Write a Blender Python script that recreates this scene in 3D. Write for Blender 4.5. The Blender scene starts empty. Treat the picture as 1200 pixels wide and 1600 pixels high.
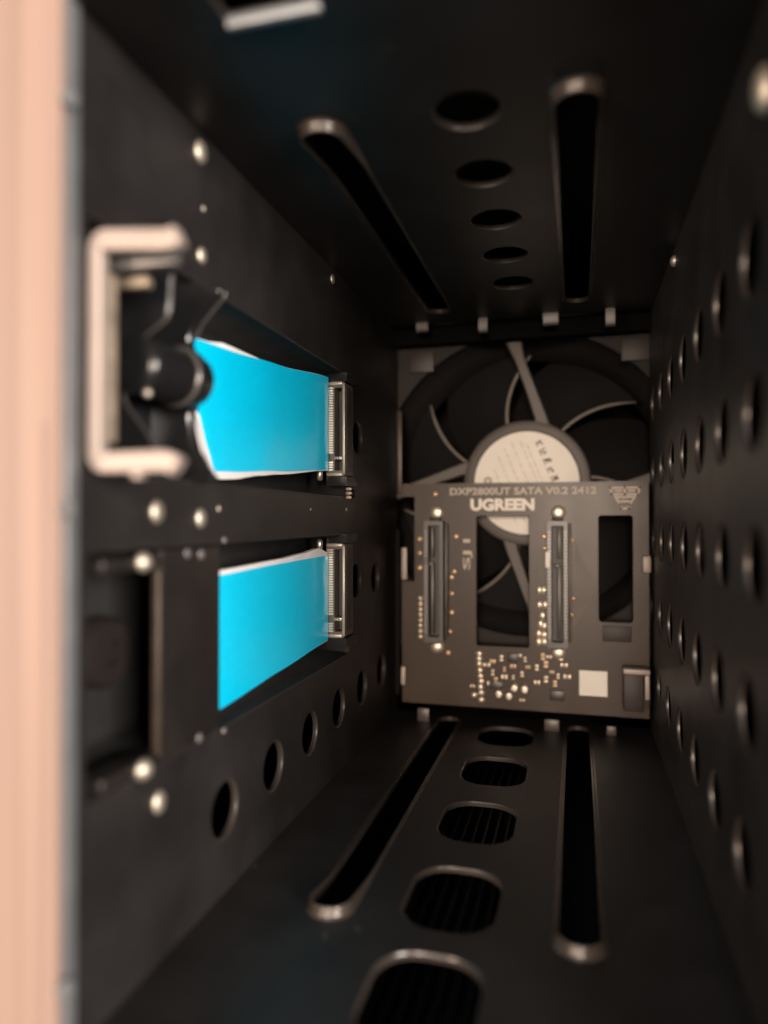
import bpy, bmesh, math, random
from mathutils import Vector, Matrix

# ------------------------------------------------------------------ scene, camera, light
random.seed(7)
scene = bpy.context.scene
COL = scene.collection
S = 0.001                       # everything below is written in millimetres

cam_data = bpy.data.cameras.new('camera')
cam = bpy.data.objects.new('camera', cam_data)
COL.objects.link(cam)
cam.location = (0, 0, 78 * S)
cam.rotation_euler = (math.radians(90.603), 0, math.radians(15.255))
cam_data.sensor_fit = 'VERTICAL'
cam_data.sensor_height = 36
cam_data.lens = 24.75
cam_data.clip_start = 0.002
cam_data.clip_end = 20
cam_data.dof.use_dof = True
cam_data.dof.focus_distance = 0.209
cam_data.dof.aperture_fstop = 5.8
scene.camera = cam

world = bpy.data.worlds.new('World')
scene.world = world
world.use_nodes = True
bg = world.node_tree.nodes['Background']
bg.inputs[0].default_value = (1.0, 0.90, 0.82, 1)
bg.inputs[1].default_value = 0.15


def area(name, loc, target, size, power, colour, size_y=None):
    l = bpy.data.lights.new(name, 'AREA')
    l.shape = 'DISK' if size_y is None else 'RECTANGLE'
    l.size = size
    if size_y:
        l.size_y = size_y
    l.energy = power
    l.color = colour
    o = bpy.data.objects.new(name, l)
    COL.objects.link(o)
    o.location = loc
    o.rotation_euler = (Vector(target) - Vector(loc)).to_track_quat('-Z', 'Y').to_euler()
    return o


area('room_lamp', (0.06, -0.95, 0.135), (-0.02, 0.2, 0.08), 0.30, 12.5, (1.0, 0.80, 0.64))
area('side_fill', (0.62, -0.42, 0.14), (-0.07, 0.14, 0.085), 0.42, 17.0, (1.0, 0.90, 0.82), 0.30)  # added fill from the right, brightens the pocket wall and blue pads
area('left_fill', (-0.50, -0.80, 0.10), (0.02, 0.16, 0.08), 0.18, 8.0, (1.0, 0.78, 0.62))  # added warm fill, lifts the perforated wall and its hole edges
area('cool_fill_light', (-0.10, -0.55, 0.80), (-0.04, 0.10, 0.08), 0.35, 1.6, (0.80, 0.90, 1.0))  # added cool fill from above, no window there

scene.view_settings.view_transform = 'Standard'
scene.view_settings.look = 'None'
scene.view_settings.exposure = 0
scene.view_settings.gamma = 1
scene.view_settings.use_curve_mapping = False


# ------------------------------------------------------------------ materials
def mat(name, base, rough=0.5, metal=0.0, spec=0.5, bump=0.0, bscale=2500.0, mottle=0.0, mscale=120.0,
        specks=0.0, coat=0.0, dust=.045, stretch=None, rough_var=0.0):
    m = bpy.data.materials.new(name)
    m.use_nodes = True
    nt = m.node_tree
    b = nt.nodes['Principled BSDF']
    b.inputs['Base Color'].default_value = (*base, 1)
    b.inputs['Roughness'].default_value = rough
    b.inputs['Metallic'].default_value = metal
    b.inputs['Specular IOR Level'].default_value = spec
    if coat:
        b.inputs['Coat Weight'].default_value = coat
        b.inputs['Coat Roughness'].default_value = 0.12
    tc = nt.nodes.new('ShaderNodeTexCoord')
    src = tc.outputs['Object']
    if stretch:
        mp = nt.nodes.new('ShaderNodeMapping')
        mp.inputs['Scale'].default_value = stretch
        nt.links.new(src, mp.inputs['Vector'])
        src = mp.outputs['Vector']

    def noise(scale, detail=3):
        n = nt.nodes.new('ShaderNodeTexNoise')
        n.inputs['Scale'].default_value = scale
        n.inputs['Detail'].default_value = detail
        nt.links.new(src, n.inputs['Vector'])
        return n.outputs['Fac']
    colour = None
    if mottle:
        r = nt.nodes.new('ShaderNodeValToRGB')
        r.color_ramp.elements[0].position = 0.3
        r.color_ramp.elements[1].position = 0.7
        r.color_ramp.elements[0].color = (*[c * (1 - mottle) for c in base], 1)
        r.color_ramp.elements[1].color = (*[min(1, c * (1 + mottle)) for c in base], 1)
        nt.links.new(noise(mscale, 5), r.inputs['Fac'])
        colour = r.outputs['Color']
    if specks:
        v = nt.nodes.new('ShaderNodeTexVoronoi')
        v.inputs['Scale'].default_value = 170
        v.inputs['Randomness'].default_value = 1
        nt.links.new(tc.outputs['Object'], v.inputs['Vector'])
        lt = nt.nodes.new('ShaderNodeMath'); lt.operation = 'LESS_THAN'
        lt.inputs[1].default_value = dust
        nt.links.new(v.outputs['Distance'], lt.inputs[0])
        sp = nt.nodes.new('ShaderNodeSeparateColor')
        nt.links.new(v.outputs['Color'], sp.inputs['Color'])
        gt = nt.nodes.new('ShaderNodeMath'); gt.operation = 'GREATER_THAN'
        gt.inputs[1].default_value = 0.72
        nt.links.new(sp.outputs['Red'], gt.inputs[0])
        mu = nt.nodes.new('ShaderNodeMath'); mu.operation = 'MULTIPLY'
        nt.links.new(lt.outputs[0], mu.inputs[0]); nt.links.new(gt.outputs[0], mu.inputs[1])
        mx = nt.nodes.new('ShaderNodeMix'); mx.data_type = 'RGBA'
        mx.inputs['B'].default_value = (specks, specks * .95, specks * .9, 1)
        if colour:
            nt.links.new(colour, mx.inputs['A'])
        else:
            mx.inputs['A'].default_value = (*base, 1)
        nt.links.new(mu.outputs[0], mx.inputs['Factor'])
        colour = mx.outputs['Result']
    if colour:
        nt.links.new(colour, b.inputs['Base Color'])
    if rough_var:
        mr = nt.nodes.new('ShaderNodeMapRange')
        mr.inputs['To Min'].default_value = max(.03, rough - rough_var)
        mr.inputs['To Max'].default_value = min(1, rough + rough_var)
        nt.links.new(noise(60, 4), mr.inputs['Value'])
        nt.links.new(mr.outputs[0], b.inputs['Roughness'])
    if bump:
        bp = nt.nodes.new('ShaderNodeBump')
        bp.inputs['Strength'].default_value = bump
        bp.inputs['Distance'].default_value = 0.0002
        nt.links.new(noise(bscale, 2), bp.inputs['Height'])
        nt.links.new(bp.outputs['Normal'], b.inputs['Normal'])
    return m


M = {
    'coat': mat('black_powder_coat', (0.0165, 0.0150, 0.0150), 0.42, spec=0.45, bump=0.22, bscale=2200, mottle=.25, mscale=60, specks=.20, rough_var=.13),
    'rim': mat('rolled_rim_coat', (0.055, 0.044, 0.036), 0.27, metal=.25, spec=0.8, bump=0.08, bscale=1800, mottle=.2),
    'shell': mat('case_plastic', (0.005, 0.0047, 0.0045), 0.8, spec=0.15, bump=0.2),
    'slat': mat('case_slat', (0.004, 0.0037, 0.0035), 0.5, spec=0.25),
    'latch_highlight': mat('latch_highlight', (0.055, 0.050, 0.048), 0.25, spec=.6),  # highlights of the latch plate edges, put into a paler colour
    'collar': mat('knob_collar', (0.05, 0.045, 0.042), 0.25, spec=.6),
    'trace': mat('trace_relief', (0.085, 0.058, 0.040), 0.4, spec=.3),
    'lip': mat('hole_lip', (0.07, 0.055, 0.046), 0.36, spec=.6, metal=.2),  # a little paler than the coat around the holes
    'cut': mat('punched_edge', (0.038, 0.031, 0.027), 0.28, spec=.8),
    'gap_shade': mat('gap_shade_black', (0.004, 0.0038, 0.0036), 0.95, spec=.05),  # shade of the gap above the fan, put into the colour
    'tab': mat('dull_tab', (0.055, 0.042, 0.035), 0.4, spec=.5, mottle=.2),
    'hem': mat('hem_coat', (0.10, 0.104, 0.108), 0.38, spec=.5, bump=.15, mottle=.12),
    'fan_frame': mat('fan_frame_plastic', (0.012, 0.009, 0.008), 0.6, spec=.25, mottle=.1),
    'pocket': mat('pocket_plastic', (0.020, 0.0192, 0.0190), 0.85, spec=0.12, bump=.15, mottle=.15),
    'bezel': mat('brushed_bezel', (0.245, 0.170, 0.138), 0.5, spec=0.35, bump=.25, bscale=700, mottle=.13, mscale=420, stretch=(1, 1, .015)),
    'rivet': mat('zinc_rivet', (0.52, 0.47, 0.395), 0.52, metal=.9, bump=.1, bscale=1500),
    'steel': mat('pale_steel', (0.34, 0.28, 0.245), 0.5, metal=0.2, bump=.15, bscale=900, mottle=.06),
    'brass': mat('worn_brass', (0.36, 0.29, 0.215), 0.45, metal=.4, mottle=.3, mscale=300),
    'grey_steel': mat('grey_steel', (0.17, 0.16, 0.155), 0.4, metal=.4, mottle=.1),
    'boss': mat('dim_boss', (0.013, 0.010, 0.009), 0.85, spec=.15, mottle=.1),
    'bronze': mat('dull_bronze', (0.042, 0.032, 0.025), 0.4, metal=.3, mottle=.2, mscale=200),
    'lit_edge': mat('lit_edge_pale', (0.30, 0.32, 0.335), 0.45, metal=.4),  # highlight of the ceiling cut-out, put into the colour
    'latch': mat('latch_plastic', (0.010, 0.010, 0.0105), 0.22, spec=0.55, bump=.05, bscale=600),
    'cover': mat('cover_coat', (0.013, 0.011, 0.010), 0.40, spec=.5, bump=.15, mottle=.25, mscale=90),
    'film': mat('blue_film', (0.0, 0.60, 0.93), 0.30, spec=0.35, bump=.45, bscale=70, coat=.15, specks=.75, mottle=.02, mscale=40, dust=.022),
    'pad': mat('pad_white', (0.83, 0.80, 0.79), 0.65, spec=.3, mottle=.05),
    'conn': mat('connector_plastic', (0.075, 0.062, 0.052), 0.42, spec=.5, mottle=.2, mscale=500),
    'conn_light': mat('connector_edge', (0.31, 0.275, 0.235), 0.35, metal=.3),
    'gold': mat('contact_gold', (0.88, 0.70, 0.47), 0.28, metal=.9),
    'pin': mat('contact_tin', (0.66, 0.60, 0.51), 0.30, metal=.8),
    'fan': mat('fan_plastic', (0.062, 0.049, 0.041), 0.5, spec=.45, bump=.1, bscale=1500, mottle=.08),
    'fan_dark': mat('fan_duct_plastic', (0.030, 0.027, 0.026), 0.42, spec=.5),
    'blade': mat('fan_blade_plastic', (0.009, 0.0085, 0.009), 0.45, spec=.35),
    'blade_lit_edge': mat('fan_blade_lit_edge', (0.15, 0.125, 0.105), 0.45),  # light on the leading edges, painted as a paler colour
    'paper': mat('paper_label', (0.82, 0.77, 0.70), 0.6, spec=.3, mottle=.03),
    'ink': mat('label_ink', (0.36, 0.31, 0.26), 0.6),
    'ink_pale': mat('label_ink_pale', (0.60, 0.55, 0.48), 0.6),
    'mask': mat('solder_mask', (0.037, 0.0220, 0.0130), 0.36, spec=.29, bump=.06, bscale=700, mottle=.10, mscale=70, rough_var=.05),
    'board_edge': mat('board_pad', (0.024, 0.017, 0.0135), 0.55, mottle=.1),
    'silk': mat('silk_print', (0.80, 0.73, 0.64), 0.55),
    'silk_dim': mat('silk_print_faint', (0.50, 0.42, 0.345), 0.55),
    'sata': mat('sata_plastic', (0.060, 0.052, 0.047), 0.38, spec=.5, mottle=.15, mscale=300),
    'sata_in': mat('sata_dark', (0.018, 0.016, 0.016), 0.5),
    'solder': mat('solder', (0.86, 0.74, 0.60), 0.42, metal=.8),
    'copper': mat('copper_pad', (0.70, 0.47, 0.27), 0.42, metal=.7),
    'chip': mat('chip_epoxy', (0.03, 0.028, 0.026), 0.4),
    'ceramic': mat('ceramic_cap', (0.36, 0.27, 0.19), 0.4),
}


# ------------------------------------------------------------------ helpers
def link(o, parent=None):
    COL.objects.link(o)
    if parent is not None:
        o.parent = parent
    return o


def base_of(parent):
    v = Vector((0, 0, 0))
    while parent is not None:
        v += parent.location
        parent = parent.parent
    return v


def thing(name, label, cat, loc, group=None):
    o = bpy.data.objects.new(name, None)
    o.empty_display_size = 0.005
    o.location = Vector(loc) * S
    COL.objects.link(o)
    tag(o, label, cat, group)
    return o


def tag(o, label, cat, group=None):
    o['label'] = label
    o['category'] = cat
    if group:
        o['group'] = group
    return o


def finish(bm, m, name='mesh', smooth=35, off=Vector((0, 0, 0))):
    bmesh.ops.remove_doubles(bm, verts=bm.verts, dist=1e-4)
    bmesh.ops.recalc_face_normals(bm, faces=bm.faces)
    me = bpy.data.meshes.new(name)
    for v in bm.verts:
        v.co = v.co * S - off
    bm.to_mesh(me)
    bm.free()
    if smooth:
        for p in me.polygons:
            p.use_smooth = True
        me.set_sharp_from_angle(angle=math.radians(smooth))
    for mm in (m if isinstance(m, (list, tuple)) else [m]):
        me.materials.append(M[mm])
    return me


PLATES = set()


def obj(name, bm, m, parent=None, smooth=35):
    """bm is in world millimetres; the mesh object shares its parent's origin"""
    if id(bm) in PLATES:
        PLATES.discard(id(bm)); smooth = 14
    me = finish(bm, m, name, smooth, base_of(parent))
    return link(bpy.data.objects.new(name, me), parent)


def place(name, me, parent, loc, rot=(0, 0, 0), scale=(1, 1, 1)):
    """one piece that shares mesh data with its fellows; loc in world millimetres"""
    o = bpy.data.objects.new(name, me)
    link(o, parent)
    o.location = Vector(loc) * S - base_of(parent)
    o.rotation_euler = rot
    o.scale = scale
    return o


def box(bm, x0, x1, y0, y1, z0, z1, bev=0.0, seg=2):
    r = bmesh.ops.create_cube(bm, size=1)
    vs = r['verts']
    for v in vs:
        v.co = Vector(((x0 + x1) / 2 + v.co.x * (x1 - x0), (y0 + y1) / 2 + v.co.y * (y1 - y0), (z0 + z1) / 2 + v.co.z * (z1 - z0)))
    if bev:
        es = list({e for v in vs for e in v.link_edges})
        bmesh.ops.bevel(bm, geom=es, offset=bev, segments=seg, affect='EDGES', profile=.5)
    return bm


def B(*a, **k):
    return box(bmesh.new(), *a, **k)


def ring_mesh(bm, rings, closed=True, cap0=False, cap1=False):
    """rings: list of equally long point lists, bridged with quads"""
    vr = [[bm.verts.new(p) for p in r] for r in rings]
    n = len(vr[0])
    for a, b in zip(vr, vr[1:]):
        for i in range(n if closed else n - 1):
            j = (i + 1) % n
            bm.faces.new((a[i], a[j], b[j], b[i]))
    if cap0:
        bm.faces.new(vr[0])
    if cap1:
        bm.faces.new(vr[-1])
    return vr


def frame_of(d):
    d = d.normalized()
    a = Vector((0, 0, 1)) if abs(d.z) < .9 else Vector((1, 0, 0))
    u = d.cross(a).normalized()
    return u, d.cross(u).normalized()


def lathe(bm, origin, axis, profile, n=32, cap0=True, cap1=True):
    """profile: (distance along axis, radius)"""
    o = Vector(origin); ax = Vector(axis).normalized()
    u, w = frame_of(ax)
    rings = [[o + ax * h + (u * math.cos(t) + w * math.sin(t)) * r for t in [2 * math.pi * i / n for i in range(n)]] for h, r in profile]
    ring_mesh(bm, rings, True, cap0, cap1)
    return bm


def tube(bm, pts, r, n=10, cap=True, flat=1.0):
    pts = [Vector(p) for p in pts]
    rings = []
    u = None
    for i, p in enumerate(pts):
        d = (pts[min(i + 1, len(pts) - 1)] - pts[max(i - 1, 0)]).normalized()
        if u is None:
            u, _ = frame_of(d)
        u = (u - d * u.dot(d)).normalized()
        w = d.cross(u)
        rr = r[i] if isinstance(r, (list, tuple)) else r
        rings.append([p + u * math.cos(t) * rr + w * math.sin(t) * rr * flat for t in [2 * math.pi * k / n for k in range(n)]])
    ring_mesh(bm, rings, True, cap, cap)
    return bm


def circle(u, v, r, n=36, rv=None):
    rv = rv or r
    return [(u + r * math.cos(2 * math.pi * i / n), v + rv * math.sin(2 * math.pi * i / n)) for i in range(n)]


def rrect(u0, u1, v0, v1, r, n=8):
    pts = []
    for cu, cv, a in ((u1 - r, v1 - r, 0), (u0 + r, v1 - r, 90), (u0 + r, v0 + r, 180), (u1 - r, v0 + r, 270)):
        for k in range(n + 1):
            t = math.radians(a + 90 * k / n)
            pts.append((cu + r * math.cos(t), cv + r * math.sin(t)))
    return pts


def stadium(u, v0, v1, w, n=14):
    r = w / 2
    pts = []
    for k in range(n + 1):
        t = math.pi * k / n
        pts.append((u + r * math.cos(t), v1 - r + r * math.sin(t)))
    for k in range(23, 0, -1):
        pts.append((u - r, v0 + r + (v1 - v0 - 2 * r) * k / 24))
    for k in range(n + 1):
        t = math.pi + math.pi * k / n
        pts.append((u + r * math.cos(t), v0 + r + r * math.sin(t)))
    for k in range(1, 24):
        pts.append((u + r, v0 + r + (v1 - v0 - 2 * r) * k / 24))
    return pts


def offset2d(loop, d):
    """push a counter-clockwise loop outward by d"""
    n = len(loop)
    out = []
    for i in range(n):
        p0, p1, p2 = Vector(loop[i - 1]), Vector(loop[i]), Vector(loop[(i + 1) % n])
        a = (p1 - p0); b = (p2 - p1)
        if a.length < 1e-6: a = b
        if b.length < 1e-6: b = a
        nn = (Vector((a.y, -a.x)).normalized() + Vector((b.y, -b.x)).normalized())
        nn = nn.normalized() if nn.length > 1e-6 else Vector((a.y, -a.x)).normalized()
        q = p1 + nn * d
        out.append((q.x, q.y))
    return out


AX = {'X': lambda u, v, w: Vector((w, u, v)), 'Y': lambda u, v, w: Vector((u, w, v)), 'Z': lambda u, v, w: Vector((u, v, w))}


def plate(axis, level, back, outer, holes=(), ch=0.3, bm=None, lip=None):
    """a sheet with real openings. The face at 'level' is the visible one; the sheet runs to 'back'.
    hole edges on the visible side are rounded over by ch"""
    bm = bm or bmesh.new()
    f = AX[axis]
    sg = 1 if back > level else -1

    def cap(loops, w):
        es = []
        for lp in loops:
            vs = [bm.verts.new(f(u, v, w)) for u, v in lp]
            for i in range(len(vs)):
                es.append(bm.edges.new((vs[i], vs[(i + 1) % len(vs)])))
        bmesh.ops.triangle_fill(bm, use_beauty=True, use_dissolve=False, edges=es)
    chs = ch if isinstance(ch, list) else [ch] * len(holes)
    cap([outer] + [offset2d(h, c) for h, c in zip(holes, chs)], level)
    cap([outer] + list(holes), back)
    ring_mesh(bm, [[f(u, v, level) for u, v in outer], [f(u, v, back) for u, v in outer]])
    before = set(bm.faces)
    for h, ch in zip(holes, chs):
        ring_mesh(bm, [[f(u, v, level) for u, v in offset2d(h, ch)],
                       [f(u, v, level + sg * ch * .3) for u, v in offset2d(h, ch * .3)],
                       [f(u, v, level + sg * ch) for u, v in h],
                       [f(u, v, back) for u, v in h]])
    if lip:
        before = set(bm.faces)
        for h in holes:
            ring_mesh(bm, [[f(u, v, back) for u, v in h], [f(u, v, back + sg * lip[1] * .5) for u, v in offset2d(h, -lip[0] * .35)], [f(u, v, back + sg * lip[1]) for u, v in offset2d(h, -lip[0])]])
    for fc in bm.faces:
        if fc not in before:
            fc.material_index = 1
    PLATES.add(id(bm))
    return bm


def text_mesh(body, size, bold=0.0, extrude=0.04, mat_name='silk', spacing=1.0):
    c = bpy.data.curves.new('lettering', 'FONT')
    c.body = body
    c.size = size * S
    c.extrude = extrude * S
    c.offset = bold * S
    c.space_character = spacing
    c.resolution_u = 3
    o = bpy.data.objects.new('lettering', c)
    COL.objects.link(o)
    dg = bpy.context.evaluated_depsgraph_get()
    me = bpy.data.meshes.new_from_object(o.evaluated_get(dg))
    bpy.data.objects.remove(o)
    bpy.data.curves.remove(c)
    me.materials.clear()
    me.materials.append(M[mat_name])
    return me


def fit_text(name, body, x0, x1, z0, z1, y, parent, mat_name='silk', bold=0.0, rot=0):
    """lettering laid on a face that looks towards -Y, filling the given rectangle (millimetres)"""
    me = text_mesh(body, 5, bold, .03, mat_name)
    xs = [v.co.x for v in me.vertices]; ys = [v.co.y for v in me.vertices]
    mx, my = (min(xs) + max(xs)) / 2, (min(ys) + max(ys)) / 2
    w, h = max(xs) - min(xs), max(ys) - min(ys)
    W, H = (x1 - x0) * S, (z1 - z0) * S
    if rot in (90, -90):
        W, H = H, W
    for v in me.vertices:
        v.co.x = (v.co.x - mx) * W / w
        v.co.y = (v.co.y - my) * H / h
    return place(name, me, parent, ((x0 + x1) / 2, y, (z0 + z1) / 2), (math.radians(90), math.radians(-rot), 0))


# ------------------------------------------------------------------ measurements of the bay
XL, XR = -71.0, 26.8          # inner faces of the side walls
ZF, ZC = 0.0, 154.0           # floor and ceiling
YF, YB = 86.0, 281.0          # front opening, rear end of the sheet metal
PITCH = 24.5

# ------------------------------------------------------------------ outer case, seen through the holes
case = thing('outer_case', 'black plastic outer case glimpsed through the holes around the metal drive bay', 'case', (-22, 190, -24))
for a in ((-110, -106, 92, 345, -20, 174), (62, 66, 92, 345, -20, 174)):
    obj('case_side', B(*a, bev=.8), 'shell', case)
obj('case_roof', B(-110, 66, 92, 345, 174.3, 178, bev=.8), 'shell', case)
obj('case_base', B(-110, 66, 92, 345, -24, -20.3, bev=.8), 'shell', case)
obj('case_rear', B(-105.8, 61.8, 341, 345, -20, 174, bev=.8), 'shell', case)
slat_me = finish(B(-.45, .45, -85, 85, -3.5, 0, bev=.2), 'slat', 'vent_slat')
for i in range(15):
    place('vent_slat', slat_me, case, (-45 + i * 2.9, 197, -9.5))

# ------------------------------------------------------------------ front bezel
bez = thing('front_bezel', 'smooth peach coloured front bezel strip along the edge of the bay', 'bezel', (-22, 83, -24))
bz = plate('Y', 84.2, 85.5, rrect(-112, 68, -26, 180, 6), [rrect(-71.1, 27.6, -2.5, 156.5, 2)], ch=.3)
obj('bezel_frame', bz, 'bezel', bez)
obj('bezel_groove_strip', B(-73.4, -72.9, 83.9, 84.25, -20, 92, bev=.1), 'bezel', bez)
bump = finish(lathe(bmesh.new(), (0, 0, 0), (1, -.35, 0), [(-.6, 1.3), (.2, 1.3), (.5, 1.0), (.6, .4)], 16), 'hem', 'bezel_clip')
for z in (138.5, 79.5, 11.5):
    place('bezel_clip', bump, bez, (-69.9, 85.2, z))

# ------------------------------------------------------------------ drive cage (sheet metal)
cage = thing('drive_cage', 'black sheet metal drive bay with perforated walls and long rail slots', 'drive bay', (-22, 190, 0))

# wall with the two card pockets
W_UP = rrect(90, 217.5, 85.2, 124.3, 2.2)
W_LO = rrect(90, 217.5, 34.7, 73.2, 2.2)
holes = [W_UP, W_LO]
for k in range(6):
    y = 134 + PITCH * k
    holes.append(circle(y, 17.3 + .033 * (y - 134), 5.6))
holes += [circle(226.5, 105.4, 5.2), circle(225, 57.4, 5.6), circle(248.5, 56.5, 5.2)]
wl = plate('X', XL, XL - 1.4, [(YF, -1.4), (YB, -1.4), (YB, 155.4), (YF, 155.4)], holes, ch=[.15, .15] + [.45] * (len(holes) - 2))
obj('pocket_wall', wl, ['coat', 'cut'], cage)
obj('front_hem', B(XL - 1.5, XL + .4, 85.6, 88.4, -1.2, 155.2, bev=.4, seg=3), 'hem', cage)

# fully perforated wall
holes = []
for z, y0, n in ((120, 123.6, 7), (95, 122, 7), (70.8, 122, 7), (46.3, 127, 7), (21.2, 131, 6)):
    for k in range(n):
        holes.append(circle(y0 + PITCH * k, z, 6.6 if z > 40 else 6.2))
wr = plate('X', XR, XR + .35, [(YF, -1.4), (YB, -1.4), (YB, 155.4), (YF, 155.4)], holes, ch=.12, lip=(.16, .5))
obj('perforated_wall', wr, ['coat', 'lip'], cage)

# ceiling and floor with rail slots and openings
XS = (-47.8, .5)
holes = [stadium(x, 125.5, 255, 7.6) for x in XS]
for k in range(5):
    holes.append(circle(-19.4, 130 + 24.7 * k, 6.2))
holes.append(rrect(-51, -36.3, 88.5, 96.6, .8))
ce = plate('Z', ZC, ZC + 1.4, [(XL - 1.39, YF), (XR + 1.49, YF), (XR + 1.49, 268), (XL - 1.39, 268)], holes, ch=.4)
obj('ceiling_panel', ce, ['coat', 'cut'], cage)
holes = [stadium(x, 131, 276, 7.6) for x in XS]
for y, w, l in ((113, 18.8, 24), (145, 18.6, 25), (183, 18.8, 25), (221, 19.2, 25), (257, 19, 22)):
    holes.append(rrect(-24.6 - w / 2, -24.6 + w / 2, y - l / 2, y + l / 2, 7.4))
fl = plate('Z', ZF, ZF - 1.4, [(XL - 1.39, YF), (XR + 1.49, YF), (XR + 1.49, YB), (XL - 1.39, YB)], holes, ch=.4)
obj('floor_panel', fl, ['coat', 'cut'], cage)


# rolled rims standing proud round the rail slots
def rim(x, y0, y1, z, sg):
    bm = bmesh.new()
    base = stadium(x, y0, y1, 7.6)
    rings = []
    for d, h in ((1.3, 0), (.9, .3), (.7, .9), (.66, 1.7), (.55, 2.05), (.33, 2.2), (.1, 2.05), (0, 1.7), (0, 0)):
        ring = []
        for u, v in offset2d(base, d):
            k = max(.03, 1 - max(0, v - y0 - 3) / 16)
            ring.append(Vector((u, v, z + sg * h * k)))
        rings.append(ring)
    ring_mesh(bm, rings)
    return bm


for x in XS:
    obj('rail_rim', rim(x, 125.5, 255, ZC - .02, -1), 'rim', cage, smooth=60)
    obj('rail_rim', rim(x, 131, 276, ZF + .02, 1), 'rim', cage, smooth=60)

# rivets and screws: a shallow dome with a skirt, shared mesh
dome = finish(lathe(bmesh.new(), (0, 0, 0), (1, 0, 0), [(0, 1.0), (.15, 1.0), (.5, .82), (.72, .5), (.80, .2), (.80, .02)], 20, cap0=False), 'rivet', 'rivet', 80)
for y, z, r in ((123.2, 150.1, 2.4), (123.8, 129.9, 1.7), (200.7, 150.7, 1.5), (108.7, 79.3, 2.1), (123.6, 78.2, 2.0), (109.6, 28.3, 2.1),
                (279.3, 151.9, 1.3), (124.5, 139.5, .6), (131, 80.2, .7), (183, 80.8, .35), (214.5, 81.2, .6)):
    place('rivet', dome, cage, (XL, y, z), (0, 0, 0), (r * .6, r * .85, r))
place('rivet', dome, cage, (XR, 112.6, 140.4), (0, 0, math.pi), (2.4, 2.4, 3.6))
place('rivet', dome, cage, (XR - .02, 210, 150.0), (0, 0, math.pi), (1.6, 1.6, 1.6))

# hooks folded out of the rear edge of ceiling and floor
for x, w, zt in ((-57, 4.6, 150.2), (-33.6, 3.2, 148.4), (-8.8, 5.4, 149.4), (12.1, 3.2, 147.6)):
    hk = bmesh.new()
    pts = [(264.5, 153.9), (264.5, zt + 1.2), (265.0, zt + .2), (266.2, zt)]
    rings = []
    for y, z in pts:
        rings.append([Vector((x - w / 2, y, z)), Vector((x + w / 2, y, z)), Vector((x + w / 2, y + 1, z + .6)), Vector((x - w / 2, y + 1, z + .6))])
    ring_mesh(hk, rings, True, True, True)
    obj('hook_tab', hk, 'tab', cage, 30)
for x, w, zt in ((-57, 4.6, 5.2), (-8.8, 5.4, 4.4), (12.1, 3.4, 3.6)):
    obj('hook_tab', B(x - w / 2, x + w / 2, 266.4, 267.4, .05, zt, bev=.35), 'tab', cage)
# folded rear flanges beside the circuit board
obj('rear_flange', B(-70.9, -68.6, 278.8, 280.2, 88.5, 122.5, bev=.4), 'bronze', cage)
obj('rear_flange', B(-70.9, -69.2, 277.5, 278.6, 7, 74, bev=.4), 'shell', cage)
obj('edge_tab', B(-66.2, -64.0, 268.4, 269.6, 54.4, 67, bev=.45), 'steel', cage)
obj('edge_tab', B(-66.4, -64.6, 268.4, 269.6, 13.2, 20.4, bev=.45), 'steel', cage)
# pale strip added as the lit edge of the ceiling cut-out near the front
obj('lit_edge_strip', B(-51.2, -36.1, 96.2, 97.6, 152.9, 154.7, bev=.3), 'lit_edge', cage)
# rear beam below the ceiling's end, coloured near black for the shade there
obj('rear_shade_beam', B(XL + .1, XR - .1, 276, 281, 148.2, 155.3, bev=.3), 'gap_shade', cage)

# the pockets behind the wall openings: board-coloured trays
for z0, z1 in ((84.4, 125.1), (33.9, 74.0)):
    bm = bmesh.new()
    o_ = [(90.25, z0 + 1.05), (217.25, z0 + 1.05), (217.25, z1 - 1.05), (90.25, z1 - 1.05)]
    m_ = [(90.03, z0 + .83), (217.47, z0 + .83), (217.47, z1 - .83), (90.03, z1 - .83)]
    i_ = [(91.5, z0 + 2.2), (216.5, z0 + 2.2), (216.5, z1 - 2.2), (91.5, z1 - 2.2)]
    ring_mesh(bm, [[Vector((x, y, z)) for y, z in lp] for x, lp in ((XL - .12, o_), (XL - 14, i_), (XL - 15, i_), (XL - 15, [(88, z0 - 1), (220, z0 - 1), (220, z1 + 1), (88, z1 + 1)]),
              (XL - 1.45, [(88, z0 - 1), (220, z0 - 1), (220, z1 + 1), (88, z1 + 1)]), (XL - 1.45, m_), (XL - .12, m_), (XL - .12, o_))])
    v = [bm.verts.new((XL - 14, y, z)) for y, z in i_]
    bm.faces.new(v)
    obj('pocket_tray', bm, 'pocket', cage, 20)


# ------------------------------------------------------------------ thermal pads under blue film
def pad_mesh(rows, x_in, thick, push=0.0, inset=0.0):
    """rows: (Y, X, z bottom, z top) stations from front to rear"""
    bm = bmesh.new()
    rings = []
    nz = 8
    for y, x, zb, zt in rows:
        a = []
        for k in range(nz + 1):
            a.append(Vector((x + push, y, zb + inset + (zt - zb - 2 * inset) * k / nz)))
        for k in range(nz, -1, -1):
            a.append(Vector((x + push - thick, y, zb + inset + (zt - zb - 2 * inset) * k / nz)))
        rings.append(a)
    ring_mesh(bm, rings, True, True, True)
    return bm


def interp(keys, n=64):
    out = []
    y0, y1 = keys[0][0], keys[-1][0]
    for i in range(n + 1):
        y = y0 + (y1 - y0) * i / n
        for a, b in zip(keys, keys[1:]):
            if a[0] <= y <= b[0] + 1e-6:
                t = (y - a[0]) / (b[0] - a[0])
                t2 = t * t * (3 - 2 * t) * .5 + t * .5
                out.append((y,) + tuple(a[j] + (b[j] - a[j]) * t2 for j in (1, 2, 3)))
                break
    return out


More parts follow.
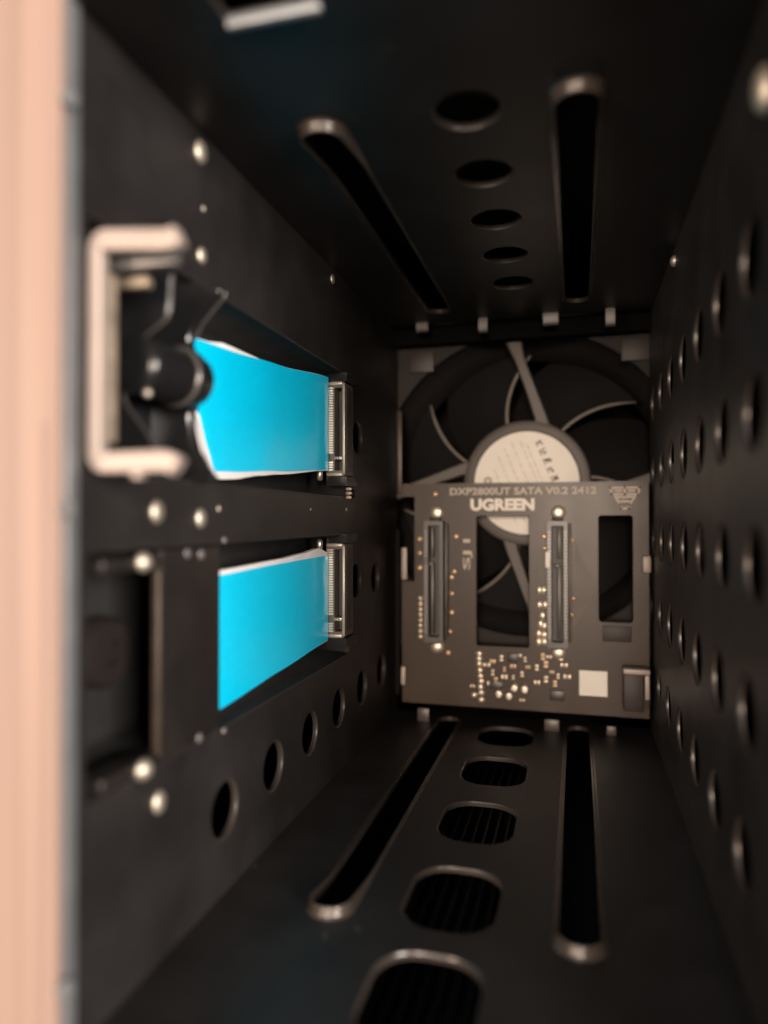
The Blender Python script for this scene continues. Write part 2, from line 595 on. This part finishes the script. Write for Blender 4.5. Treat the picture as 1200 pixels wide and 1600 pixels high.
pu = thing('thermal_pad', 'white thermal pad under blue film in the pocket behind the black knob latch', 'thermal pad', (-78, 170, 88), 'thermal pads')
keys = [(126, -79.5, 105.5, 113), (131, -79.3, 104.5, 116.4), (136.6, -79.1, 101.5, 117.1), (140.4, -79.0, 94.0, 117.3), (143.6, -79.0, 88.9, 117.5), (150, -78.8, 89.2, 117.8), (175, -77.4, 91.0, 119.6), (207.4, -74.8, 93.4, 122.4)]
obj('film', pad_mesh(interp(keys), 0, .18, .22), 'film', pu, 60)
wkeys = [(126, -79.5, 104.5, 113.4), (131, -79.3, 103.4, 116.6), (136.6, -79.1, 100.2, 117.3), (140.4, -79.0, 92.6, 117.6), (143.6, -79.0, 87.3, 118.2), (147, -78.9, 87.3, 118.9), (152, -78.6, 87.6, 119.0), (165, -77.9, 89.2, 119.0), (175, -77.4, 90.1, 119.7), (207.3, -74.8, 93.2, 122.5)]
obj('pad_body', pad_mesh(interp(wkeys), 0, 1.6), 'pad', pu, 60)
pl = thing('thermal_pad', 'white thermal pad under blue film in the pocket with the flat dark cover', 'thermal pad', (-76, 165, 38), 'thermal pads')
keys = [(122, -73.6, 36.2, 65.4), (137, -74.4, 37.0, 65.9), (172, -75.0, 38.4, 66.4), (207.4, -74.8, 40.5, 66.8)]
obj('film', pad_mesh(interp(keys), 0, .18, .22), 'film', pl, 60)
wkeys = [(122, -73.6, 36.3, 66.3), (137, -74.4, 37.1, 66.9), (172, -75.0, 38.3, 67.6), (190, -75.2, 39.2, 68.4), (200, -74.9, 39.9, 69.3), (207.3, -74.8, 40.2, 67.7)]
obj('pad_body', pad_mesh(interp(wkeys), 0, 1.6), 'pad', pl, 60)


# ------------------------------------------------------------------ card edge connectors at the rear of each pocket
def card_connector(z0, z1, label, flip):
    t = thing('card_connector', label, 'connector', (-73, 212, z0), 'card connectors')
    # open-fronted housing: frame, recessed slot
    hb = plate('Y', 208.6, 217, rrect(-75.6, -69.6, z0, z1, .5), [rrect(-73.0, -70.6, z0 + 1.8, z1 - 1.8, .3)], ch=.2)
    obj('housing', hb, 'conn', t)
    obj('slot_floor', B(-73.2, -70.5, 213.5, 216.5, z0 + 1.2, z1 - 1.2), 'sata_in', t)
    obj('edge_rail', B(-70.25, -69.45, 208.1, 209.0, z0 + .6, z1 - .6, bev=.2), 'conn_light', t)
    for za in (z0 - .1, z1 - 1.0):
        obj('end_cap', B(-75.5, -70.3, 208.0, 209.2, za, za + 1.1, bev=.25), 'conn_light', t)
    n = 34
    zs = [z0 + 1.9 + (z1 - z0 - 3.8) * i / (n - 1) for i in range(n)]
    kz = z0 + 5.6
    rows = bmesh.new()
    for z in zs:
        if abs(z - kz) < 1.3:
            continue
        box(rows, -75.3, -73.25, 207.9, 208.9, z - .24, z + .24)
    o = obj('contact_row', rows, 'pin', t, 0); o['kind'] = 'stuff'
    rows = bmesh.new()
    for z in zs:
        box(rows, -69.62, -69.40, 210.2, 215.2, z - .22, z + .22)
    o = obj('contact_tails', rows, 'bronze', t, 0); o['kind'] = 'stuff'
    obj('key', B(-73.05, -70.5, 208.5, 213, kz - .5, kz + .5, bev=.1), 'conn_light', t)
    place('rivet', dome, t, (-71.9, 208.4, kz), (0, 0, -math.pi / 2), (.55, .55, .55))
    # locating post beside the connector
    zp = z0 + .4 if not flip else z1 - .4
    pb = bmesh.new()
    lathe(pb, (-77.0, 206.2, zp), (0, 0, 1), [(-2.0, .3), (-1.6, .9), (1.2, .95), (1.9, .5)], 14)
    obj('locating_post', pb, 'pin', t, 60)
    # black shroud above and below
    for s, zz in ((-1, z0), (1, z1)):
        sb = bmesh.new()
        lp = [(-75.8, 208.8), (-69.2, 208.8), (-68.9, 217.4), (-69.6, 218.6), (-75.8, 218.6)]
        rings = [[Vector((x, y, zz + s * .25)) for x, y in lp],
                 [Vector((x + (.4 if x > -70 else 0), y + (1.6 if y > 212 else 0), zz + s * 3.0)) for x, y in lp]]
        ring_mesh(sb, rings, True, True, True)
        obj('shroud', sb, 'latch', t, 20)
    return t


cu = card_connector(91.6, 121.0, 'pin connector at the end of the blue pad level with the knob latch', False)
cl = card_connector(41.2, 70.4, 'pin connector at the end of the blue pad level with the flat cover', True)
# three bright solder tails and a screw just under the first connector
for k in range(3):
    pb = lathe(bmesh.new(), (-70.4, 213.0, 85.0 + k * 1.35), (1, -.25, 0), [(0, .45), (1.2, .5), (1.7, .3)], 12)
    obj('solder_tail', pb, 'solder', cu, 60)
pb = lathe(bmesh.new(), (-70.6, 217.4, 86.2), (1, -.2, 0), [(0, 1.6), (.8, 1.6), (1.5, 1.1), (1.8, .4)], 18)
obj('screw', pb, 'latch', cu, 40)


# ------------------------------------------------------------------ pale metal bracket and black knob latch
def u_bar(y0, y1, x_tip, x_in, zb, zt, w, nose):
    """a U lying across the bay: upright against the wall, two arms towards the middle, with rounded bar section"""
    wide = 3.1
    path = [(x_tip, zt - 1.1), (x_in + 1.5, zt)]
    for k in range(1, 6):
        a = math.radians(90 + 90 * k / 6)
        path.append((x_in + 1.5 + 1.5 * math.cos(a), zt - 1.5 + 1.5 * math.sin(a)))
    path += [(x_in, zt - 1.5), (x_in, zb + 1.5)]
    for k in range(1, 6):
        a = math.radians(180 + 90 * k / 6)
        path.append((x_in + 1.5 + 1.5 * math.cos(a), zb + 1.5 + 1.5 * math.sin(a)))
    path += [(x_in + 1.5, zb), (x_tip, zb)]
    if nose:
        path = [(x_tip + 1.9, zt - .5), (x_tip + 1.0, zt - .9)] + path + [(x_tip + .9, zb - .3), (x_tip + 1.7, zb - .9)]
    bm = bmesh.new()
    rings = []
    P2 = [Vector(p) for p in path]
    for i, p in enumerate(P2):
        d = (P2[min(i + 1, len(P2) - 1)] - P2[max(i - 1, 0)]).normalized()
        nn = Vector((-d.y, d.x))
        ww = w + (wide - w) * abs(d.x) ** 1.5
        sec = rrect(-ww / 2, ww / 2, y0, y1, min(w, y1 - y0) * .2, 4)
        rings.append([Vector((p.x + nn.x * a, b, p.y + nn.y * a)) for a, b in sec])
    ring_mesh(bm, rings, True, True, True)
    return bm


br = thing('latch_bracket', 'pale metal U shaped bracket framing the black knob latch', 'bracket', (-66, 92, 85))
obj('bracket_frame', u_bar(89.8, 92.2, -57.6, -69.6, 86.5, 119.9, 2.2, True), 'steel', br, 50)
obj('inner_arm', B(-71.8, -58.6, 94.4, 96.2, 117.0, 119.0, bev=.3), 'grey_steel', br)
obj('inner_arm', B(-72.2, -66.2, 98.2, 100.2, 115.4, 117.2, bev=.3), 'brass', br)
ns = bmesh.new()
box(ns, -72.4, -70.4, 95.4, 96.9, 90.2, 116.8, .3)
for z in (97.0, 100.4, 107.5):
    box(ns, -72.2, -70.9, 94.9, 95.5, z, z + 1.6, .2)
obj('inner_upright', ns, 'brass', br)
obj('bracket_lug', B(-63.3, -61.9, 90.2, 92.2, 84.0, 85.4, bev=.3), 'steel', br)

la = thing('knob_latch', 'glossy black plastic latch with a round knob in front of the blue pad', 'latch', (-70, 114, 86))


REAR = [(85.2, -69.5), (85.7, -66.8), (87.5, -68.2), (91.8, -70.6), (96, -71.6), (98.5, -71.6), (100, -70.8), (104.6, -70.2), (109.5, -70.7), (111.2, -71.6), (113.2, -71.7), (116, -70.2), (119, -67.4),
        (121.5, -65.2), (122.6, -66.5), (123.6, -70)]
FRONT = [(86.5, -69.5), (87.5, -68.6), (90, -69.6), (93, -71.6), (96.5, -74.5), (99, -76), (104.6, -76.5), (108, -74.5), (110.5, -70.8), (112.2, -68.2), (114, -67.2), (118, -66.9), (120.5, -66.9), (121.5, -69)]


def smooth_profile(prof, n=4):
    out = []
    for i in range(len(prof) - 1):
        p0, p1, p2, p3 = (Vector(prof[max(0, min(len(prof) - 1, i + k))]) for k in (-1, 0, 1, 2))
        for q in range(n):
            t = q / n
            v = .5 * ((2 * p1) + (p2 - p0) * t + (2 * p0 - 5 * p1 + 4 * p2 - p3) * t * t + (3 * p1 - p0 - 3 * p2 + p3) * t ** 3)
            out.append((v.x, v.y))
    return out + [prof[-1]]


def latch_plate(y0, y1, prof, xl):
    prof = smooth_profile(prof)
    bm = bmesh.new()
    rings = []
    for z, x in prof:
        rings.append([Vector((xl, y0, z)), Vector((x - .35, y0, z)), Vector((x, y0 + .35, z)), Vector((x, y1 - .35, z)), Vector((x - .35, y1, z)), Vector((xl, y1, z))])
    ring_mesh(bm, rings, True, True, True)
    return bm


obj('rear_plate', latch_plate(120.4, 123.0, REAR, -80), 'latch', la, 40)
obj('front_plate', latch_plate(106.4, 107.8, FRONT, -80), 'latch', la, 40)
obj('edge_highlight', tube(bmesh.new(), [(x, 106.6, z) for z, x in smooth_profile(FRONT)[4:-4]], .24, 8), 'latch_highlight', la, 60)  # thin tubes added as highlights along the plate edges
obj('edge_highlight', tube(bmesh.new(), [(x + .05, 122.7, z) for z, x in smooth_profile(REAR)[4:12] ], .2, 8), 'latch_highlight', la, 60)
obj('edge_highlight', tube(bmesh.new(), [(x + .05, 122.7, z) for z, x in smooth_profile(REAR)[40:54] ], .25, 8), 'latch_highlight', la, 60)
kn = bmesh.new()
lathe(kn, (-73.2, 104.2, 104.6), (.10, 1, 0), [(0, 2.2), (.1, 3.6), (.5, 4.6), (1.3, 5.1), (3, 5.2), (12.2, 5.2), (12.6, 5.7), (14.6, 5.8), (15.4, 5.3), (17.2, 5.0)], 40)
obj('knob', kn, 'latch', la, 40)
obj('knob_collar', lathe(bmesh.new(), (-72.1, 115.8, 104.6), (.1, 1, 0), [(0, 5.25), (.2, 5.75), (.8, 5.85), (1.2, 5.4)], 40, False, False), 'collar', la, 60)
place('rivet', dome, la, (-70.6, 105.2, 99.6), (0, 0, -1.2), (.8, .8, .8))
obj('latch_base', B(-84, -80, 104, 124, 87.5, 121.8, bev=.5), 'latch', la)

# flat cover over the other pocket
co = thing('latch_cover', 'flat dark cover plate with a bronze edge strip over the pocket', 'cover', (-71, 119, 35))
obj('cover_plate', B(-72.6, -70.2, 109.4, 130.4, 35.2, 72.6, bev=.5), 'cover', co)
obj('edge_strip', B(-71.6, -69.9, 108.0, 109.2, 36.6, 70.2, bev=.4), 'bronze', co)
obj('cross_bar', B(-76.0, -70.4, 93.5, 108.8, 69.4, 71.8, bev=.5), 'cover', co)
obj('cross_bar', B(-76.0, -70.4, 93.5, 108.8, 35.4, 37.6, bev=.5), 'cover', co)
obj('screw_boss', lathe(bmesh.new(), (-84.5, 109.5, 54), (1, 0, 0), [(0, 6.6), (3.0, 6.4), (4.0, 5.6), (4.1, 2.2), (3.0, 2.0)], 28), 'boss', co)
for y, z, r in ((103.7, 70.8, 1.7), (103.9, 36.0, 1.8)):
    place('pivot_pin', dome, co, (-70.3, y, z), (0, 0, -.35), (r, r, r))
dome_dim = dome.copy()
dome_dim.materials.clear(); dome_dim.materials.append(M['grey_steel'])
for y, z, r in ((117.5, 71.6, 1.2), (122.5, 71.2, 1.3), (122.0, 35.9, 1.2), (132, 73.7, .9), (132, 34.4, .9)):
    place('pivot_pin', dome_dim, co, (-70.25, y, z), (0, 0, -.2), (r * .4, r * .75, r * .75))

# ------------------------------------------------------------------ cooling fan at the rear
FX, FZ, FY = -19.0, 92.4, 283.0
fan = thing('cooling_fan', 'dark cooling fan with a round white hub label behind the circuit board', 'fan', (FX, FY, 30))
obj('frame', plate('Y', FY, FY + 3, rrect(FX - 66, FX + 66, FZ - 66, FZ + 66, 4), [circle(FX, FZ, 60.3, 96)], ch=.6), 'fan_frame', fan)
du = bmesh.new()
lathe(du, (FX, FY + 1, FZ), (0, 1, 0), [(0, 60.35), (6, 60), (12, 58), (25, 54), (27, 54), (27, 62), (1, 66)], 96, False, False)
obj('duct', du, 'fan_dark', fan, 40)
# hub plate with rim, and the label lying on it
obj('hub', lathe(bmesh.new(), (FX, FY, FZ), (0, -1, 0), [(-5, 24.6), (-.2, 24.8), (.5, 24.4), (.7, 23.8), (.7, 21.2), (.35, 20.9), (.35, .01)], 72), 'fan', fan)
lb = obj('hub_label', lathe(bmesh.new(), (FX, FY - .36, FZ), (0, -1, 0), [(0, 20.3), (.12, 20.3), (.14, 20.2), (.14, .01)], 64), 'paper', fan)
# fine print on the label: slanted lines of print and two rows of marks, too blurred to read
ang = math.radians(-68)
def on_label(u, v):
    return Vector((FX + u * math.cos(ang) - v * math.sin(ang), FY - .53, FZ + u * math.sin(ang) + v * math.cos(ang)))
def stroke(bm, u0, v0, u1, v1, w):
    a, b = Vector((u0, v0)), Vector((u1, v1)); d = (b - a).normalized() * w / 2; n = Vector((-d.y, d.x))
    q = [a - n, b - n, b + n, a + n]
    lo = [on_label(*p) for p in q]; hi = [p + Vector((0, -.03, 0)) for p in lo]
    ring_mesh(bm, [lo, hi], True, False, True)
ib = bmesh.new()
for v, u0, u1 in ((-9.5, -10, 14), (-6, -14, 14), (-2.6, -16, 15), (0.8, -17, 15), (4.2, -16, 14), (6.0, -14, 15)):
    u = u0
    while u < u1:
        l = random.uniform(.8, 3.2)
        stroke(ib, u, v, min(u + l, u1), v, .55)
        u += l + random.uniform(.5, 1.1)
obj('fine_print', ib, 'ink_pale', lb, 0)['kind'] = 'stuff'
ib = bmesh.new()
u = -13.5
for k in range(7):                    # bold row of marks
    w = random.choice((2.2, 2.6, 3.0))
    for q in range(random.choice((2, 3, 3))):
        stroke(ib, u + random.uniform(0, w * .8), 9.6 + random.uniform(0, 1), u + random.uniform(0, w * .8) + 1e-3, 9.6 + random.uniform(1.6, 3), .7)
    stroke(ib, u, 9.6, u + w * .8, 9.6, .6)
    u += w + .9
obj('bold_print', ib, 'ink', lb, 0)['kind'] = 'stuff'
for (u, v, r) in ((-6.5, -13.5, 1.7), (-2.0, -8.2, 1.0), (3.2, -10.0, 1.0), (3.5, -15, 1.6)):
    p = on_label(u, v)
    obj('print_mark', lathe(bmesh.new(), p, (0, -1, 0), [(0, r), (.04, r), (.04, r * .35), (.0, r * .35)], 16, False, False), 'ink', lb, 0)
# four struts, set off tangentially from the hub
k_ = .2525
for q in range(4):
    a = math.pi / 2 * q
    ca, sa = math.cos(a), math.sin(a)
    sb = bmesh.new()
    rings = []
    for (dx, dz, w) in ((28, 80, 24), (22, 104, 20), (8, 145, 17), (-8, 190, 16), (-16, 214, 22), (-22, 250, 40)):
        rx, rz = dx * k_, dz * k_
        d = Vector((-44, 125)).normalized()
        n2 = Vector((d.y, -d.x)) * w * k_ / 2
        sec = []
        for s_, yy in ((-1, .0), (-.75, -.7), (.75, -.7), (1, .0), (1, 3.6), (-1, 3.6)):
            x, z = rx + n2.x * s_, rz + n2.y * s_
            sec.append(Vector((FX + x * ca - z * sa, FY + .25 + yy, FZ + x * sa + z * ca)))
        rings.append(sec)
    ring_mesh(sb, rings, True, True, True)
    obj('strut', sb, 'fan', fan, 30)


# seven swept blades, one mesh shared
def blade_mesh():
    bm = bmesh.new()
    ns_, nc = 10, 8
    th0 = math.radians(57)
    front, back = [], []
    for i in range(ns_ + 1):
        s_ = i / ns_
        r = 24.6 + 28.0 * s_
        lead = th0 - math.radians(20) * s_ ** 1.25
        for lst, dy in ((front, 0), (back, 1.3)):
            row = []
            for j in range(nc + 1):
                t = j / nc
                th = lead + math.radians(50 - 6 * s_) * t
                y = 8.0 + 15.5 * (t ** .9) - 1.6 * math.sin(math.pi * t)
                row.append(bm.verts.new((r * math.cos(th), y + dy, r * math.sin(th))))
            lst.append(row)
    for i in range(ns_):
        for j in range(nc):
            bm.faces.new((front[i][j], front[i][j + 1], front[i + 1][j + 1], front[i + 1][j]))
            bm.faces.new((back[i][j], back[i + 1][j], back[i + 1][j + 1], back[i][j + 1]))
    for i in range(ns_):
        for j in (0, nc):
            f = bm.faces.new((front[i][j], front[i + 1][j], back[i + 1][j], back[i][j]))
    for j in range(nc):
        for i in (0, ns_):
            bm.faces.new((front[i][j], back[i][j], back[i][j + 1], front[i][j + 1]))
    return bm


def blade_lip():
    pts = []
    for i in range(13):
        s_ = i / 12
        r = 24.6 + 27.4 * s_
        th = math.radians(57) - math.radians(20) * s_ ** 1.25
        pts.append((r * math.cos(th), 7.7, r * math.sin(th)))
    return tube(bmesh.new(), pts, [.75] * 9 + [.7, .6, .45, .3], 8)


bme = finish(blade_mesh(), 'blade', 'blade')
lip = finish(blade_lip(), 'blade_lit_edge', 'leading_edge', 60)
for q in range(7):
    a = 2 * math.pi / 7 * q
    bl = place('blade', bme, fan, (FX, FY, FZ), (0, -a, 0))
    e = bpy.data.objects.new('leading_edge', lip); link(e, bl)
obj('rotor_drum', lathe(bmesh.new(), (FX, FY + 5.5, FZ), (0, 1, 0), [(0, 23.5), (.6, 24.4), (19, 24.6), (19.5, 23)], 60), 'fan_dark', fan)
for sx in (-1, 1):
    cx = FX + (-42 if sx < 0 else 41)
    obj('corner_pad', B(cx - 5.2, cx + 5.2, FY - 1.2, FY - .05, 138.2, 147, bev=.5), 'board_edge', fan)

# ------------------------------------------------------------------ circuit board
BY = 271.0
pcb = thing('circuit_board', 'brownish black circuit board with white lettering and two upright connectors', 'circuit board', (-20, 272, 6))
outer = [(-66.4, 6), (25.4, 6), (25.4, 92), (-66.4, 92), (-66.4, 87), (-61.4, 87), (-61.4, 53.6), (-66.4, 53.6)]
bd = plate('Y', BY, BY + 1.6, outer, [rrect(-37, -17.2, 29.6, 79.3, .8), rrect(8.0, 19.9, 40.4, 79.4, 1.2)], ch=.15)
obj('board', bd, 'mask', pcb)
obj('board_pad', B(9.4, 19.4, BY - .5, BY - .02, 33.3, 39.0, bev=.2), 'board_edge', pcb)
TY = BY - .04
fit_text('lettering', 'UGREEN', -39.3, -15.1, 81.3, 86.0, TY, pcb, 'silk', .26)
fit_text('lettering', 'DXP2800UT SATA V0.2 2412', -47.3, 7.3, 87.4, 90.2, TY, pcb, 'silk_dim', .12)
fit_text('lettering', 'SJ1', -42.2, -38.6, 58.6, 70.4, TY, pcb, 'silk_dim', .04, 90)
# emblem: two boxes over a tapering shield
eb = bmesh.new()
def bar(x0, z0, x1, z1, w):
    a, b = Vector((x0, z0)), Vector((x1, z1)); d = (b - a).normalized() * w / 2; n = Vector((-d.y, d.x))
    lo = [Vector((p.x, TY, p.y)) for p in (a - n - d, b - n + d, b + n + d, a + n - d)]
    ring_mesh(eb, [lo, [p + Vector((0, -.03, 0)) for p in lo]], True, False, True)
for s in ((12.2, 89.6, 22.3, 89.6), (12.2, 89.6, 12.6, 87.2), (22.3, 89.6, 21.9, 87.2), (12.6, 87.2, 21.9, 87.2), (17.2, 89.6, 17.2, 87.2), (13.8, 86.6, 15.6, 83.4), (20.8, 86.6, 18.9, 83.4),
          (15.6, 83.4, 15.9, 82), (18.9, 83.4, 18.6, 82), (15.9, 82, 18.6, 82), (15, 86.2, 19.6, 86.2), (16.0, 84.6, 18.6, 84.6), (14.2, 88.5, 15.9, 88.5), (18.8, 88.5, 20.4, 88.5)):
    bar(*s, .75)
obj('emblem', eb, 'silk_dim', pcb, 0)


def sata(cx, flip):
    c = obj('drive_connector', plate('Y', BY - 6.5, BY - .05, rrect(cx - 3.7, cx + 3.7, 31.0, 77.4, .7), [rrect(cx - 1.9, cx + 1.9, 33.2, 75.4, .4)], ch=.3), 'sata', pcb)
    obj('slot_floor', B(cx - 2.1, cx + 2.1, BY - 2.2, BY - .1, 33, 75.6), 'sata_in', c)
    # L shaped tongues, one for data and one for power
    s = -1 if flip else 1
    for a, b_ in ((34.2, 61.0), (63.6, 74.6)):
        obj('tongue', B(cx + s * .6 - .55, cx + s * .6 + .55, BY - 6.0, BY - 2.2, a, b_, bev=.15), 'sata', c)
    obj('tongue', B(cx + s * .6 - 1.6, cx + s * .6 + .3, BY - 6.0, BY - 2.2, 60.2, 61.6, bev=.15), 'sata', c)
    pins = bmesh.new()
    for i in range(30):
        z = 35 + i * 1.32
        if 61.2 < z < 63.4:
            continue
        box(pins, cx - 3.35, cx - 2.3, BY - 6.72, BY - 6.45, z - .33, z + .33)
    if not flip:
        for i in range(30):
            box(pins, cx + 2.35, cx + 3.3, BY - 6.72, BY - 6.45, 35.2 + i * 1.32 - .3, 35.2 + i * 1.32 + .3)
    obj('contact_row', pins, 'grey_steel', c, 0)['kind'] = 'stuff'
    for z in (80.6, 28.6):
        eb_ = lathe(bmesh.new(), (cx + .2, BY - .05, z), (0, -1, 0), [(0, 2.7), (.7, 2.5), (1.2, 1.8), (1.4, .6)], 20)
        obj('end_tab', eb_, 'solder', c, 60)
        zz = 77.6 if z > 50 else 29.9
        obj('end_post', B(cx - 2.0, cx + 2.0, BY - 4.6, BY - .1, zz, zz + 1.2, bev=.4), 'sata_in', c)
    obj('side_rail', B(cx + 3.9, cx + 4.9, BY - 4.2, BY - .1, 33.0, 76.5, bev=.3), 'sata' if flip else 'conn', c)
    return c


sata(-52.6, True)
r_ = sata(-6.6, False)
obj('key_block', B(-10.9, -9.1, BY - 7.2, BY - .1, 60.4, 66.2, bev=.3), 'paper', r_)

# solder joints and small parts, each its own piece with shared meshes
joint = finish(lathe(bmesh.new(), (0, 0, 0), (0, -1, 0), [(0, 1.0), (.35, .92), (.75, .55), (.9, .15)], 14), 'solder', 'solder_joint', 80)
pad_c = finish(lathe(bmesh.new(), (0, 0, 0), (0, -1, 0), [(0, 1.0), (.3, .95), (.55, .6), (.6, .1)], 14), 'copper', 'copper_joint', 80)
cap_me = finish(lathe(bmesh.new(), (0, 0, 0), (0, -1, 0), [(0, 1.0), (1.6, 1.0), (1.9, .8), (1.95, .05)], 20), 'pin', 'capacitor')
res_me = bmesh.new(); box(res_me, -.8, .8, -.6, 0, -.5, .5, .08); res_me = finish(res_me, 'ceramic', 'resistor')
end_me = bmesh.new(); box(end_me, -.22, .22, -.68, .02, -.55, .55, .08); end_me = finish(end_me, 'solder', 'terminal')
end_cu = end_me.copy()
end_cu.materials.clear(); end_cu.materials.append(M['copper'])
for x, z, r in ((-53.1, 87.9, 1.15), (-44.8, 71.4, 1.1), (-59.3, 70.3, 1.0), (-59.3, 64.8, .9), (-59.3, 59.0, 1.1), (-45.6, 57.8, 1.0), (-46.6, 55.5, 1.0), (-46.6, 49.3, .9), (-46.6, 41.9, 1.0),
                (-11.6, 71.6, 1.0), (-11.4, 67.3, .9), (-1.7, 42.7, .9), (-1.0, 48.7, .8), (-47.2, 34.5, .8), (-48.0, 26.2, 1.0), (-1.2, 70.2, .7)):
    place('copper_joint', pad_c, pcb, (x, BY - .02, z), (0, 0, 0), (r, r, r))
for i in range(8):
    place('solder_joint', joint, pcb, (-59.0, BY - .02, 47.0 - i * 2.13), (0, 0, 0), (1.05, .8, 1.0))
for x, z in ((-13.3, 51.4), (-11.7, 51.5), (-13.3, 45.9), (-11.2, 46.0), (-12.2, 41.9), (-12.9, 38.7), (-11.5, 38.1), (-13.6, 35.1), (-11.5, 34.7), (-13.6, 32.0), (-11.5, 32.1)):
    place('solder_joint', joint, pcb, (x, BY - .02, z), (0, 0, 0), (1.25, .8, 1.6))
for x, z in ((-36.0, 26.5), (-36.0, 24.6), (-36.0, 22.6), (-35.7, 20.2), (-35.5, 18.0), (-35.2, 16.0), (-35.5, 13.8), (-35.2, 11.6), (-35.2, 8.9), (-37.9, 10.5)):
    place('solder_joint', joint, pcb, (x, BY - .02, z), (0, 0, 0), (1.3, .8, 1.1))
for x, z in ((-28.4, 11.8), (-24.6, 11.3), (-22.6, 14.4), (-18.8, 14.1)):
    place('capacitor', cap_me, pcb, (x, BY - .02, z), (0, 0, 0), (1.25, 1, 1.5))
for i, (x, z) in enumerate(((-30.3, 23.4), (-27.9, 25.7), (-32.8, 22.0), (-26.0, 21.2), (-20.7, 26.6), (-18.8, 25.0), (-17.4, 22.9), (-20.0, 19.8), (-26.5, 18.4), (-29.6, 17.3), (-32.1, 14.8), (-30.8, 20.2), (-19.5, 9.3),
                            (-23.6, 18.2), (-38.0, 14.4), (-12.2, 26.5), (-9.6, 26.2), (-11.3, 18.0), (-8.9, 21.0), (-6.6, 19.2), (-4.8, 23.1), (-7.5, 16.2), (-3.4, 18.9), (-5.6, 26.0), (-23.0, 22.8), (-14.6, 22.4), (-14.2, 17.4), (-10.6, 23.2))):
    x, z = round(x / 1.1) * 1.1, round(z / 1.4) * 1.4
    r = (0, (0, math.pi / 2)[i % 2], 0)
    k = random.uniform(.7, 1.35)
    o = place('resistor', res_me, pcb, (x, BY - .02, z), r, (k, k, k * random.uniform(.8, 1.3)))
    for s in (-1, 1):
        t_ = bpy.data.objects.new('terminal', end_me if i % 3 else end_cu); link(t_, o); t_.location = (s * .75 * S, 0, 0)
for (x0, x1, z0, z1) in ((-31.8, -27.0, 13.4, 16.2), (-25.2, -21.4, 24.0, 27.2), (-9.6, -4.4, 10.6, 14.2)):
    obj('chip', B(x0, x1, BY - 1.1, BY - .02, z0, z1, bev=.15), 'chip', pcb)
obj('white_sticker', B(1.0, 10.9, BY - .16, BY - .03, 13.0, 22.2), 'paper', pcb, 0)
# folded metal bracket in the lower corner of the board
bk = bmesh.new()
box(bk, 16.0, 25.0, 262.8, 269.6, 23.2, 25.2, .5)
obj('corner_bracket', bk, 'steel', pcb)
obj('corner_bracket', B(23.3, 24.9, 263.6, 269.4, 14.4, 23.0, bev=.4), 'steel', pcb)
obj('corner_block', B(16.2, 23.0, 265.0, 270.6, 9.6, 22.9, bev=.5), 'board_edge', pcb)
obj('edge_clip', B(23.0, 25.9, 267.6, 270.8, 58.8, 65.0, bev=.7), 'steel', pcb)

# faint traces fanning out beside the connector, and small print-like pads
tr = bmesh.new()
def trace(pts, w=.35):
    for (x0, z0), (x1, z1) in zip(pts, pts[1:]):
        a, b = Vector((x0, z0)), Vector((x1, z1)); d = (b - a).normalized() * w / 2; n = Vector((-d.y, d.x))
        lo = [Vector((p.x, BY - .01, p.y)) for p in (a - n - d, b - n + d, b + n + d, a + n - d)]
        ring_mesh(tr, [lo, [p + Vector((0, -.05, 0)) for p in lo]], True, False, True)
for i in range(6):
    z = 70 - i * 1.6
    trace([(-1.6, z), (-.4, z), (.2 + i * 1.05, z - 1.6 - i * .9), (.2 + i * 1.05, 46 + i * .5), (-1.6, 42.5 - i * 1.1)], .3)
for i in range(5):
    trace([(-15.8, 40 - i * 1.5), (-14.6, 40 - i * 1.5)])
obj('traces', tr, 'trace', pcb, 0)['kind'] = 'stuff'
